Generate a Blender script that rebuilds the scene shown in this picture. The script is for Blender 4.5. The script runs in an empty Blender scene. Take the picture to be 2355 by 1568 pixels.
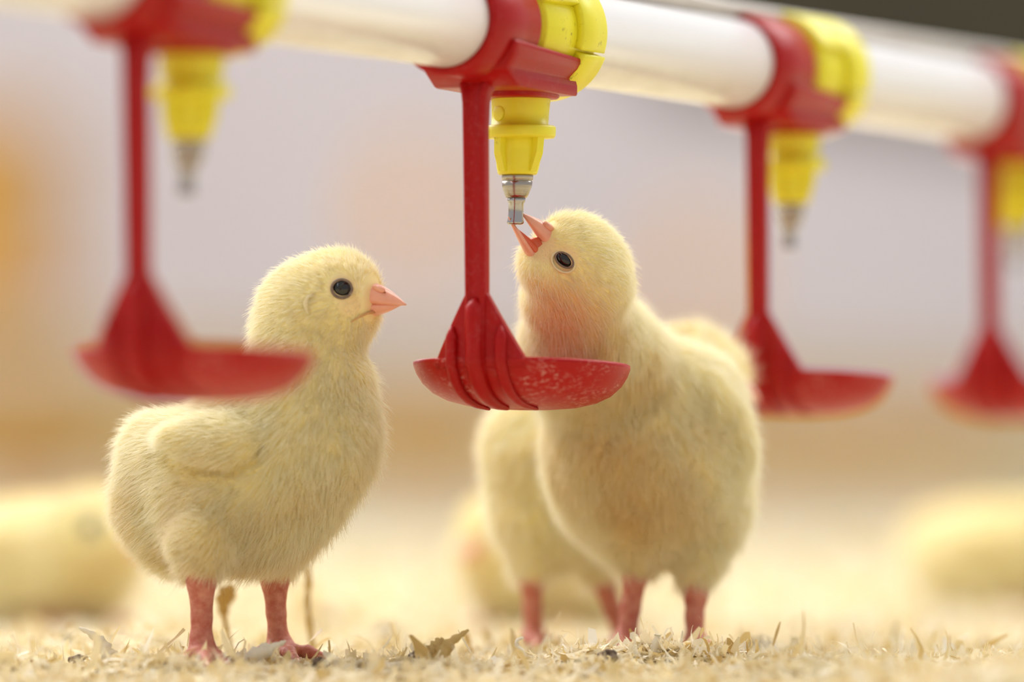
import bpy, math, random
import numpy as np
from mathutils import Vector, Matrix

rng = np.random.default_rng(7)
random.seed(7)
scene = bpy.context.scene
COL = scene.collection

# ------------------------------------------------------------------ camera, world, light, exposure
D = 1400.0            # camera to focal plane, mm
EYE = 44.0            # camera height above the litter, mm
cam_d = bpy.data.cameras.new('camera')
cam = bpy.data.objects.new('camera', cam_d)
COL.objects.link(cam)
scene.camera = cam
cam.location = (0, -D / 1000, EYE / 1000)
cam.rotation_euler = (math.pi / 2, 0, 0)
cam_d.sensor_width = 36.0
cam_d.lens = 36.0 * 14000 / 2355
cam_d.shift_y = (1090 - 784) / 2355.0
cam_d.clip_start = 0.02
cam_d.clip_end = 200
cam_d.dof.use_dof = True
cam_d.dof.focus_distance = D / 1000
cam_d.dof.aperture_fstop = cam_d.lens / 42.0

world = bpy.data.worlds.new('hall_light')
scene.world = world
world.use_nodes = True
bg = world.node_tree.nodes['Background']
bg.inputs['Color'].default_value = (0.985, 0.985, 1.0, 1)
bg.inputs['Strength'].default_value = 0.50


def area(name, loc, rot, sx, sy, energy, color):
    l = bpy.data.lights.new(name, 'AREA')
    l.shape = 'RECTANGLE'
    l.size, l.size_y = sx, sy
    l.energy = energy
    l.color = color
    o = bpy.data.objects.new(name, l)
    o.location = loc
    o.rotation_euler = rot
    COL.objects.link(o)
    return o


PIPE_ANG = math.asin(0.4226)          # pipe runs away to the right, 25 degrees off the view axis
def aim(loc, tgt=(0, 0.02, 0.06)):
    return (Vector(loc) - Vector(tgt)).to_track_quat('Z', 'Y').to_euler()


for _n, _loc, _e in (('ceiling_light_panel', (-1.25, 1.2, 2.3), 62), ('ceiling_light_panel', (1.35, 1.35, 2.3), 70)):
    area(_n, _loc, aim(_loc), 1.6, 2.3, _e, (1.0, 0.985, 0.97))
area('added_wall_fill', (-6.0, 22.0, 7.0), (0, 0, -PIPE_ANG), 16, 40, 4200, (1.0, 0.98, 0.98))  # unseen fill lamp, added to brighten the far wall
area('ceiling_tube_light', (-1.0, -0.5, 1.5), (0, math.radians(-34), -PIPE_ANG), 0.12, 2.6, 5, (0.86, 0.86, 1.0))

vs = scene.view_settings
vs.view_transform = 'Standard'
vs.look = 'None'
vs.exposure = 0.24
vs.gamma = 1.0
vs.use_curve_mapping = False
scene.display_settings.display_device = 'sRGB'
cy = scene.cycles
cy.max_bounces = 8
cy.diffuse_bounces = 6
cy.glossy_bounces = 3
cy.transmission_bounces = 5
cy.transparent_max_bounces = 6
cy.use_adaptive_sampling = True
cy.adaptive_threshold = 0.08
cy.adaptive_min_samples = 16
cy.caustics_reflective = False
cy.caustics_refractive = False


# ------------------------------------------------------------------ helpers
def W(px, py, d=0.0):
    """a point given by where it is seen in the photo and its own depth behind the focal plane (mm)"""
    k = (D + d) / D
    return np.array([(px - 1177.5) / 10 * k, d, EYE + (1090 - py) / 10 * k])


def srgb(r, g, b):
    f = lambda c: (c / 255 / 12.92) if c <= 10.3 else ((c / 255 + 0.055) / 1.055) ** 2.4
    return (f(r), f(g), f(b), 1)


class NT:
    def __init__(self, name):
        self.m = bpy.data.materials.new(name)
        self.m.use_nodes = True
        self.t = self.m.node_tree
        self.t.nodes.clear()
        self.out = self.n('ShaderNodeOutputMaterial')

    def n(self, typ, **kw):
        nd = self.t.nodes.new(typ)
        for k, v in kw.items():
            setattr(nd, k, v)
        return nd

    def l(self, a, b):
        self.t.links.new(a, b)

    def set(self, nd, **kw):
        for k, v in kw.items():
            nd.inputs[k.replace('_', ' ')].default_value = v
        return nd

    def noise(self, scale, detail=3, rough=0.55, coords='Object', vec_scale=None):
        tc = self.n('ShaderNodeTexCoord')
        nz = self.n('ShaderNodeTexNoise')
        nz.inputs['Scale'].default_value = scale
        nz.inputs['Detail'].default_value = detail
        nz.inputs['Roughness'].default_value = rough
        if vec_scale:
            mp = self.n('ShaderNodeMapping')
            mp.inputs['Scale'].default_value = vec_scale
            self.l(tc.outputs[coords], mp.inputs['Vector'])
            self.l(mp.outputs[0], nz.inputs['Vector'])
        else:
            self.l(tc.outputs[coords], nz.inputs['Vector'])
        return nz

    def ramp(self, src, stops):
        r = self.n('ShaderNodeValToRGB')
        e = r.color_ramp.elements
        while len(e) < len(stops):
            e.new(0.5)
        for el, (p, c) in zip(e, stops):
            el.position = p
            el.color = c if len(c) == 4 else (*c, 1)
        self.l(src, r.inputs['Fac'])
        return r

    def mix(self, fac, a, b):
        m = self.n('ShaderNodeMix', data_type='RGBA')
        for val, sock in ((fac, m.inputs[0]), (a, m.inputs[6]), (b, m.inputs[7])):
            if isinstance(val, (tuple, list, float, int)):
                sock.default_value = val
            else:
                self.l(val, sock)
        return m.outputs[2]

    def math(self, op, a, b=None):
        m = self.n('ShaderNodeMath', operation=op)
        for i, v in enumerate((a, b)):
            if v is None:
                continue
            if isinstance(v, (int, float)):
                m.inputs[i].default_value = v
            else:
                self.l(v, m.inputs[i])
        return m.outputs[0]

    def principled(self, color, rough=0.5, spec=0.5, metal=0.0, sss=0.0, coat=0.0):
        p = self.n('ShaderNodeBsdfPrincipled')
        if isinstance(color, tuple):
            p.inputs['Base Color'].default_value = color
        else:
            self.l(color, p.inputs['Base Color'])
        p.inputs['Roughness'].default_value = rough
        p.inputs['Specular IOR Level'].default_value = spec
        p.inputs['Metallic'].default_value = metal
        if sss:
            p.inputs['Subsurface Weight'].default_value = sss
            p.inputs['Subsurface Radius'].default_value = (1.0, 0.4, 0.25)
            p.inputs['Subsurface Scale'].default_value = 0.002
        if coat:
            p.inputs['Coat Weight'].default_value = coat
            p.inputs['Coat Roughness'].default_value = 0.15
        self.l(p.outputs[0], self.out.inputs[0])
        self.p = p
        return p

    def bump(self, height, strength=0.3, dist=0.0005):
        b = self.n('ShaderNodeBump')
        b.inputs['Strength'].default_value = strength
        b.inputs['Distance'].default_value = dist
        self.l(height, b.inputs['Height'])
        self.l(b.outputs[0], self.p.inputs['Normal'])


# ------------------------------------------------------------------ materials
M = {}

t = NT('red_plastic')
nz = t.noise(900, 4, 0.65)
nz2 = t.noise(160, 3, 0.6)
scale_mask = t.math('MULTIPLY', t.ramp(nz.outputs[0], [(0.5, (0, 0, 0)), (0.68, (1, 1, 1))]).outputs[0],
                    t.ramp(nz2.outputs[0], [(0.42, (0, 0, 0)), (0.6, (1, 1, 1))]).outputs[0])
c = t.mix(t.math('MULTIPLY', scale_mask, 0.1), srgb(164, 14, 14), srgb(205, 140, 140))
t.principled(c, 0.36, 0.2)
t.bump(nz.outputs[0], 0.12, 0.0002)
M['red'] = t.m

t = NT('red_plastic_limescale')          # the bowl carries dried limescale low on its outside
nz = t.noise(1300, 5, 0.7, vec_scale=(0.55, 0.55, 1.3))
nz2 = t.noise(110, 3, 0.6)
geo = t.n('ShaderNodeTexCoord')
sep = t.n('ShaderNodeSeparateXYZ')
t.l(geo.outputs['Object'], sep.inputs[0])
low = t.ramp(t.math('MULTIPLY', sep.outputs['Z'], 10.0), [(0.60, (1, 1, 1)), (0.685, (0.12, 0.12, 0.12)), (0.70, (0.6, 0.6, 0.6))])
a = t.ramp(nz.outputs[0], [(0.5, (0, 0, 0)), (0.64, (1, 1, 1))]).outputs[0]
b = t.ramp(nz2.outputs[0], [(0.46, (0, 0, 0)), (0.62, (1, 1, 1))]).outputs[0]
msk = t.math('MULTIPLY', t.math('MULTIPLY', a, b), low.outputs[0])
c = t.mix(t.math('MULTIPLY', msk, 0.5), srgb(170, 16, 13), srgb(222, 176, 166))
t.principled(c, 0.38, 0.22)
t.bump(nz.outputs[0], 0.15, 0.0002)
M['red_cup'] = t.m

t = NT('yellow_plastic')
nz = t.noise(500, 5, 0.7)
nz2 = t.noise(130, 3, 0.6)
dm = t.math('MULTIPLY', t.ramp(nz.outputs[0], [(0.57, (0, 0, 0)), (0.66, (1, 1, 1))]).outputs[0],
            t.ramp(nz2.outputs[0], [(0.52, (0, 0, 0)), (0.62, (1, 1, 1))]).outputs[0])
c = t.mix(t.math('MULTIPLY', dm, 0.55), srgb(236, 226, 48), srgb(96, 70, 40))
t.principled(c, 0.38, 0.45)
M['yellow'] = t.m

t = NT('white_pipe_plastic')
nz = t.noise(60, 5, 0.7, vec_scale=(1, 1, 3))
nz2 = t.noise(420, 4, 0.7)
geo = t.n('ShaderNodeTexCoord')
sep = t.n('ShaderNodeSeparateXYZ')
t.l(geo.outputs['Object'], sep.inputs[0])
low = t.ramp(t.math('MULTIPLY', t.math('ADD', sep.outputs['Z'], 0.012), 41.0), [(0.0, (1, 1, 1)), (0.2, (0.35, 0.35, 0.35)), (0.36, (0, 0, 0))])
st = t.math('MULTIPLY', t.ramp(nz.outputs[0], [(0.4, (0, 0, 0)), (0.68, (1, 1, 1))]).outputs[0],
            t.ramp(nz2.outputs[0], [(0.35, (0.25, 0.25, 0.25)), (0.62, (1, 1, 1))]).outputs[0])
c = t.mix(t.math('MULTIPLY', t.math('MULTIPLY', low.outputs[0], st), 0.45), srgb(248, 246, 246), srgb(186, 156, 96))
t.principled(c, 0.2, 0.5)
M['pipe'] = t.m

t = NT('brushed_steel')
nz = t.noise(300, 3, 0.6, vec_scale=(0.2, 0.2, 14))
c = t.mix(nz.outputs[0], srgb(130, 120, 108), srgb(196, 188, 178))
t.principled(c, 0.26, 0.5, metal=1.0)
t.bump(nz.outputs[0], 0.15, 0.0001)
M['steel'] = t.m
t = NT('polished_steel')
t.principled(srgb(176, 172, 170), 0.2, 0.5, metal=1.0)
M['steel_pin'] = t.m
t = NT('rail_aluminium')
nz = t.noise(40, 3, 0.6)
t.principled(t.mix(nz.outputs[0], srgb(176, 168, 158), srgb(205, 198, 190)), 0.5, 0.4, metal=0.3)
M['rail'] = t.m

# down: hair strands, deeper yellow at the root, cream at the tip, ochre where stained
def down_material(name, root, tip, ochre):
    t = NT(name)
    ci = t.n('ShaderNodeHairInfo')
    at = t.n('ShaderNodeAttribute', attribute_name='stain')
    tn = t.n('ShaderNodeAttribute', attribute_name='tint')
    c = t.mix(t.math('POWER', ci.outputs['Intercept'], 0.8), root, tip)
    c = t.mix(t.math('MULTIPLY', tn.outputs['Fac'], 0.35), c, srgb(250, 246, 225))
    c = t.mix(at.outputs['Fac'], c, ochre)
    df = t.n('ShaderNodeBsdfDiffuse')
    tr = t.n('ShaderNodeBsdfTranslucent')
    t.l(c, df.inputs[0])
    t.l(c, tr.inputs[0])
    mx = t.n('ShaderNodeMixShader')
    mx.inputs[0].default_value = 0.5
    t.l(df.outputs[0], mx.inputs[1])
    t.l(tr.outputs[0], mx.inputs[2])
    t.l(mx.outputs[0], t.out.inputs[0])
    return t.m


M['down'] = down_material('pale_yellow_down', srgb(238, 225, 156), srgb(254, 252, 238), srgb(224, 188, 98))

# body skin: pink scaled legs, pinkish bare face, cream under the down
t = NT('chick_skin')
leg = t.n('ShaderNodeAttribute', attribute_name='leg')
face = t.n('ShaderNodeAttribute', attribute_name='face')
stn = t.n('ShaderNodeAttribute', attribute_name='stain')
nz = t.noise(450, 3, 0.6)
nzb = t.noise(90, 3, 0.6)
skin = t.mix(t.ramp(nz.outputs[0], [(0.35, (0, 0, 0)), (0.7, (1, 1, 1))]).outputs[0], srgb(186, 102, 84), srgb(210, 144, 122))
base = t.mix(nzb.outputs[0], srgb(244, 230, 150), srgb(250, 240, 188))
base = t.mix(stn.outputs['Fac'], base, srgb(216, 164, 74))
base = t.mix(face.outputs['Fac'], base, srgb(240, 214, 160))
c = t.mix(leg.outputs['Fac'], base, skin)
t.principled(c, 0.55, 0.3)
vor = t.n('ShaderNodeTexVoronoi')
tc = t.n('ShaderNodeTexCoord')
mp = t.n('ShaderNodeMapping')
mp.inputs['Scale'].default_value = (1, 1, 1.6)
t.l(tc.outputs['Object'], mp.inputs[0])
t.l(mp.outputs[0], vor.inputs['Vector'])
vor.inputs['Scale'].default_value = 700
t.bump(t.math('MULTIPLY', vor.outputs['Distance'], leg.outputs['Fac']), 0.35, 0.0004)
M['skin'] = t.m

t = NT('beak_horn')
nz = t.noise(260, 3, 0.6)
t.principled(t.mix(nz.outputs[0], srgb(226, 146, 118), srgb(242, 184, 158)), 0.32, 0.5)
M['beak'] = t.m
t = NT('mouth_lining')
nz = t.noise(260, 3, 0.6)
t.principled(t.mix(nz.outputs[0], srgb(196, 78, 48), srgb(226, 112, 74)), 0.3, 0.5)
M['mouth'] = t.m
t = NT('nostril_dark')
nz = t.noise(500)
t.principled(t.mix(nz.outputs[0], srgb(150, 78, 44), srgb(170, 96, 60)), 0.6)
M['nostril'] = t.m
t = NT('eye_black')
nz = t.noise(500)
t.principled(t.mix(nz.outputs[0], srgb(14, 13, 13), srgb(30, 27, 24)), 0.06, 0.6)
M['eye'] = t.m
t = NT('eyelid_skin')
nz = t.noise(700)
t.principled(t.mix(nz.outputs[0], srgb(96, 80, 74), srgb(150, 128, 108)), 0.5, 0.3)
M['lid'] = t.m
t = NT('eyelid_pale')
nz = t.noise(700)
t.principled(t.mix(nz.outputs[0], srgb(214, 196, 150), srgb(236, 222, 180)), 0.5, 0.3)
M['lid_pale'] = t.m
t = NT('skin_fold')
nz = t.noise(700)
t.principled(t.mix(nz.outputs[0], srgb(196, 146, 92), srgb(216, 172, 118)), 0.5, 0.3)
M['fold'] = t.m
t = NT('claw_horn')
nz = t.noise(500)
t.principled(t.mix(nz.outputs[0], srgb(222, 176, 150), srgb(240, 206, 184)), 0.35)
M['claw'] = t.m

# litter
t = NT('shaving_wood')
at = t.n('ShaderNodeAttribute', attribute_name='tone')
nz = t.noise(500, 4, 0.6, vec_scale=(1, 1, 1))
c = t.ramp(at.outputs['Fac'], [(0.0, srgb(186, 148, 84)), (0.2, srgb(224, 200, 140)), (0.55, srgb(244, 232, 196)), (1.0, srgb(253, 249, 236))]).outputs[0]
c = t.mix(t.math('MULTIPLY', nz.outputs[0], 0.3), c, srgb(226, 200, 132))
df = t.n('ShaderNodeBsdfDiffuse')
tr = t.n('ShaderNodeBsdfTranslucent')
t.l(c, df.inputs[0])
t.l(c, tr.inputs[0])
mx = t.n('ShaderNodeMixShader')
mx.inputs[0].default_value = 0.18
t.l(df.outputs[0], mx.inputs[1])
t.l(tr.outputs[0], mx.inputs[2])
t.l(mx.outputs[0], t.out.inputs[0])
M['shaving'] = t.m

t = NT('litter_floor')
nz = t.noise(90, 2, 0.7)
nz2 = t.noise(5, 2, 0.6)
c = t.ramp(nz.outputs[0], [(0.36, srgb(172, 157, 120)), (0.52, srgb(204, 195, 168)), (0.7, srgb(222, 216, 198))]).outputs[0]  # dark tan patches paint in the shaded gaps between shavings
c = t.mix(t.math('MULTIPLY', t.ramp(nz2.outputs[0], [(0.5, (0, 0, 0)), (0.75, (1, 1, 1))]).outputs[0], 0.25), c, srgb(190, 172, 124))
t.principled(c, 0.9, 0.1)
M['floor'] = t.m

t = NT('dropping_dark')
nz = t.noise(500, 4, 0.7)
t.principled(t.ramp(nz.outputs[0], [(0.35, srgb(84, 68, 58)), (0.55, srgb(140, 122, 104)), (0.72, srgb(204, 192, 172))]).outputs[0], 0.8, 0.2)
t.bump(nz.outputs[0], 0.8, 0.0006)
M['dropping'] = t.m

t = NT('wall_panel')
nz = t.noise(0.7, 1, 0.6)
t.principled(t.mix(nz.outputs[0], srgb(208, 200, 208), srgb(226, 220, 228)), 0.8, 0.2)
M['wall'] = t.m
t = NT('wall_kickboard')
nz = t.noise(0.8, 1, 0.6)
t.principled(t.mix(nz.outputs[0], srgb(188, 164, 106), srgb(204, 182, 128)), 0.8, 0.2)
M['board'] = t.m
t = NT('dark_shutter')
nz = t.noise(1.0, 1, 0.6)
t.principled(t.mix(nz.outputs[0], srgb(58, 54, 42), srgb(76, 72, 56)), 0.9, 0.1)
M['shutter'] = t.m
t = NT('orange_plastic')
nz = t.noise(20, 3, 0.6)
t.principled(t.mix(nz.outputs[0], srgb(232, 166, 58), srgb(240, 186, 88)), 0.45, 0.4)
M['orange'] = t.m
t = NT('galvanised_tube')
nz = t.noise(30, 3, 0.6)
t.principled(t.mix(nz.outputs[0], srgb(180, 176, 172), srgb(206, 202, 198)), 0.5, 0.5, metal=0.4)
M['galv'] = t.m


# ------------------------------------------------------------------ object helpers
def mesh_obj(name, verts_mm, faces, mat, parent=None, origin=(0, 0, 0), smooth=True, attrs=None):
    """verts in world mm; object origin at `origin` (mm) or at its parent's place"""
    v = np.asarray(verts_mm, float).reshape(-1, 3)
    o_w = np.array(parent['base_mm'][:] if parent is not None else origin, float)
    v = (v - o_w) / 1000.0
    me = bpy.data.meshes.new(name)
    if isinstance(faces, np.ndarray) and faces.ndim == 2:
        k = faces.shape[1]
        me.vertices.add(len(v))
        me.vertices.foreach_set('co', v.astype(np.float32).ravel())
        me.loops.add(faces.size)
        me.loops.foreach_set('vertex_index', faces.astype(np.int32).ravel())
        me.polygons.add(len(faces))
        me.polygons.foreach_set('loop_start', np.arange(0, faces.size, k, dtype=np.int32))
        me.update(calc_edges=True)
        me.validate()
    else:
        me.from_pydata(v.tolist(), [], [list(map(int, f)) for f in faces])
    me.polygons.foreach_set('use_smooth', np.full(len(me.polygons), smooth))
    for an, av in (attrs or {}).items():
        at = me.attributes.new(an, 'FLOAT', 'POINT')
        at.data.foreach_set('value', np.asarray(av, np.float32))
    me.materials.append(mat)
    ob = bpy.data.objects.new(name, me)
    COL.objects.link(ob)
    ob['base_mm'] = [float(x) for x in o_w]
    if parent is not None:
        ob.parent = parent
    else:
        ob.location = o_w / 1000.0
    return ob


def thing(name, base_mm, label, cat, group=None):
    o = bpy.data.objects.new(name, None)
    o.empty_display_size = 0.01
    o.location = np.array(base_mm) / 1000.0
    o['base_mm'] = [float(x) for x in base_mm]
    COL.objects.link(o)
    tag(o, label, cat, group)
    return o


def tag(o, label=None, cat=None, group=None, kind=None):
    if label:
        o['label'] = label
    if cat:
        o['category'] = cat
    if group:
        o['group'] = group
    if kind:
        o['kind'] = kind
    return o


def copy_thing(root, loc_mm, rotz, label, group=None, scale=1.0):
    r = root.copy()
    COL.objects.link(r)
    r.location = np.array(loc_mm) / 1000.0
    r.rotation_euler = (0, 0, rotz)
    r.scale = (scale,) * 3
    r['label'] = label
    if group:
        r['group'] = group
    for ch in list(root.children):
        c2 = ch.copy()
        COL.objects.link(c2)
        c2.parent = r
        for g in list(ch.children):
            g2 = g.copy()
            COL.objects.link(g2)
            g2.parent = c2
    return r


def loft(rings, close=True, caps=True):
    """rings: (n, m, 3) -> verts, faces"""
    R = np.asarray(rings, float)
    n, m, _ = R.shape
    f = []
    for i in range(n - 1):
        for j in range(m if close else m - 1):
            k = (j + 1) % m
            f.append([i * m + j, i * m + k, (i + 1) * m + k, (i + 1) * m + j])
    if caps and close:
        f.append(list(range(m - 1, -1, -1)))
        f.append([(n - 1) * m + j for j in range(m)])
    return R.reshape(-1, 3), f


def join(parts):
    V, F, o = [], [], 0
    for v, f in parts:
        V.append(np.asarray(v, float).reshape(-1, 3))
        F += [[i + o for i in q] for q in f]
        o += len(V[-1])
    return np.vstack(V), F


def tube(path, radii, m=12, caps=True):
    P = np.asarray(path, float)
    n = len(P)
    T = np.gradient(P, axis=0)
    T /= np.linalg.norm(T, axis=1)[:, None]
    up = np.array([0, 0, 1.0]) if abs(T[0][2]) < 0.9 else np.array([0, 1.0, 0])
    rings = []
    for i in range(n):
        x = np.cross(up, T[i])
        x /= np.linalg.norm(x)
        y = np.cross(T[i], x)
        up = y
        a = np.linspace(0, 2 * np.pi, m, endpoint=False)
        rings.append(P[i] + radii[i] * (np.cos(a)[:, None] * x + np.sin(a)[:, None] * y))
    return loft(rings, True, caps)


def revolve(prof, m=48):
    """prof: (r, z) list, open polyline from axis to axis or closed by caller"""
    a = np.linspace(0, 2 * np.pi, m, endpoint=False)
    rings = [np.stack([r * np.cos(a), r * np.sin(a), np.full(m, z)], 1) for r, z in prof]
    v, f = loft(rings, True, False)
    return v, [q[::-1] for q in f]


def sphere(c, r, m=16, n=10, scale=(1, 1, 1), rot=None):
    th = np.linspace(0.0001, np.pi - 0.0001, n)
    rings = []
    for x in th:
        a = np.linspace(0, 2 * np.pi, m, endpoint=False)
        rings.append(np.stack([np.sin(x) * np.cos(a), np.sin(x) * np.sin(a), np.full(m, np.cos(x))], 1))
    R = np.array(rings) * r * np.array(scale)
    if rot is not None:
        R = R @ np.asarray(rot).T
    v, f = loft(R + np.array(c), True, True)
    return v, [q[::-1] for q in f]


def make_sines(seed, n, wl):
    r = np.random.default_rng(seed)
    d = r.normal(size=(n, 3))
    d /= np.linalg.norm(d, axis=1)[:, None]
    k = d * (2 * np.pi / (wl * r.uniform(0.7, 1.5, n)))[:, None]
    return k, r.uniform(0, 6.28, n)


def snoise(p, s):
    k, ph = s
    return np.sin(p @ k.T + ph).sum(1) / math.sqrt(len(ph))


# ------------------------------------------------------------------ the setting: litter floor and far wall
S1, S2, S3 = make_sines(1, 9, 34), make_sines(2, 9, 15), make_sines(3, 9, 300)


def ground(x, y):
    x = np.asarray(x, float)
    y = np.asarray(y, float)
    p = np.stack([x, y, np.zeros_like(x)], -1).reshape(-1, 3)
    z = 0.8 * snoise(p, S1) + 0.4 * snoise(p, S2) + 0.4 * snoise(p, S3) * np.clip((y.ravel() - 200) / 500, 0, 1) * 4
    x, y = x.ravel(), y.ravel()
    z = z - 0.9 - 3.6 * np.clip((-24 - y) / 45, 0, 1.3)
    g = lambda cx, cy_, sx, sy, a: a * np.exp(-((x - cx) / sx) ** 2 - ((y - cy_) / sy) ** 2)
    z += g(37, 6, 19, 11, 4.6)           # heap in front of the drinking chick
    z += g(20, -6, 9, 9, 1.6)
    z += g(128, -150, 46, 60, 12.5)       # swell in the right foreground
    z += g(75, -60, 30, 40, 3.2)
    z += g(-98, 78, 42, 26, 4.6)         # bank before the resting chick at the left
    z += g(-70, -30, 60, 22, 1.0)
    for fx, fy in FEET:                  # the litter is trodden down under each foot
        w = np.exp(-((x - fx) / 9) ** 2 - ((y - fy) / 9) ** 2)
        z = z * (1 - w) + (-0.4) * w
    return z


def G(px, d, h=1.2):
    """point on level litter seen in column px at depth d, h above it"""
    p = W(px, 1090, d)
    return np.array([p[0], d, h])


FEET = [(G(465, -12)[0], -14), (G(640, 14)[0], 10), (G(1440, 52)[0], 50), (G(1600, 50)[0], 48),
        (G(1225, 104)[0], 102), (G(1440, 112)[0], 110)]


def axis_steps(lo, hi, fine_lo, fine_hi, step, n_out):
    inner = np.arange(fine_lo, fine_hi + step, step)
    g1 = fine_hi + (hi - fine_hi) * (np.linspace(0, 1, n_out + 1)[1:] ** 3)
    g0 = fine_lo - (fine_lo - lo) * (np.linspace(0, 1, n_out + 1)[1:] ** 3)
    return np.concatenate([g0[::-1], inner, g1])


xs = axis_steps(-30000, 40000, -180, 200, 3.0, 40)
ys = axis_steps(-3000, 70000, -260, 520, 3.5, 46)
GX, GY = np.meshgrid(xs, ys, indexing='ij')
GZ = ground(GX, GY).reshape(GX.shape)
nx, ny = GX.shape
idx = np.arange(nx * ny).reshape(nx, ny)
FQ = np.stack([idx[:-1, :-1], idx[1:, :-1], idx[1:, 1:], idx[:-1, 1:]], -1).reshape(-1, 4)
fl = mesh_obj('floor', np.stack([GX, GY, GZ], -1).reshape(-1, 3), FQ, M['floor'])
tag(fl, 'barn floor deep in pale wood shaving litter', None, None, 'structure')

# side wall of the poultry house, parallel to the water line
u_dir = np.array([0.4226, 0.9063, 0])
b_dir = np.array([0.9063, -0.4226, 0])
WALL_B = -11700.0


def wall_box(name, a0, a1, z0, z1, t0, t1, mat, parent=None):
    c = []
    for aa in (a0, a1):
        for tt in (t0, t1):
            for zz in (z0, z1):
                c.append(u_dir * aa + b_dir * (WALL_B + tt) + np.array([0, -D, zz]))
    f = [[0, 1, 3, 2], [4, 6, 7, 5], [0, 4, 5, 1], [2, 3, 7, 6], [0, 2, 6, 4], [1, 5, 7, 3]]
    return mesh_obj(name, c, f, mat, parent, smooth=False)


wl = wall_box('wall_left', 0, 70000, 0, 3300, -200, 0, M['wall'])
tag(wl, 'far pale side wall of the poultry house', None, None, 'structure')
wall_box('kickboard', 0, 70000, 0, 520, 0, 60, M['board'], wl)
wall_box('shutter', 26500, 70000, 1980, 3300, 0, 60, M['shutter'], wl)


# ------------------------------------------------------------------ water line
AX_H = EYE + 102.0                       # pipe axis above the litter, mm
PITCH = 69.8                             # x step between drinkers
STEP = 150.0                             # depth step between drinkers
X0 = 2.25


def line_pt(a, b, h):                    # a along the pipe from drinker 2, b to its right, h above eye level
    return np.array([X0, 0, EYE + h]) + u_dir * a + b_dir * b


pa = np.array([-1250.0, 3600.0])
ang = np.linspace(0, 2 * np.pi, 64, endpoint=False)
rings = []
for r in (10.95, 9.2):
    for a in (pa if r > 10 else pa[::-1]):
        rings.append([line_pt(a, r * math.cos(q), 102 + r * math.sin(q)) for q in ang])
rings.append(rings[0])
v, f = loft(rings, True, False)
pipe_mid = line_pt(0, 0, 102)
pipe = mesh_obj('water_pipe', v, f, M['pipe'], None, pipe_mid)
tag(pipe, 'white plastic water pipe running overhead and carrying the red drinkers', 'pipe')

v, f = tube([line_pt(a, 0, 115.3) for a in np.linspace(-1250, 3600, 30)], [2.2] * 30, 16)
rail = mesh_obj('support_rail', v, f, M['rail'], None, line_pt(0, 0, 115.3))
tag(rail, 'thin grey metal rail lying along the top of the white water pipe', 'rail')


def sector(r0, r1, a0, a1, q0, q1, n=40, cz=102.0, bev=0.35):
    """solid ring sector around the pipe axis (angles in degrees from +b towards up)"""
    qs = np.radians(np.linspace(q0, q1, n))
    full = abs(q1 - q0) >= 359.9
    if full:
        qs = qs[:-1]
    prof = [(r0, a0), (r1 - bev, a0), (r1, a0 + bev), (r1, a1 - bev), (r1 - bev, a1), (r0, a1)]
    rings = [[(a, r * math.cos(q), cz + r * math.sin(q)) for r, a in prof] for q in qs]
    if full:
        rings.append(rings[0])
    v, f = loft(rings, True, not full)
    return v, f


def L2W(loc):
    loc = np.asarray(loc, float).reshape(-1, 3)
    return np.array([X0, 0, EYE]) + loc[:, :1] * u_dir + loc[:, 1:2] * b_dir + loc[:, 2:] * np.array([0, 0, 1.0])


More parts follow.
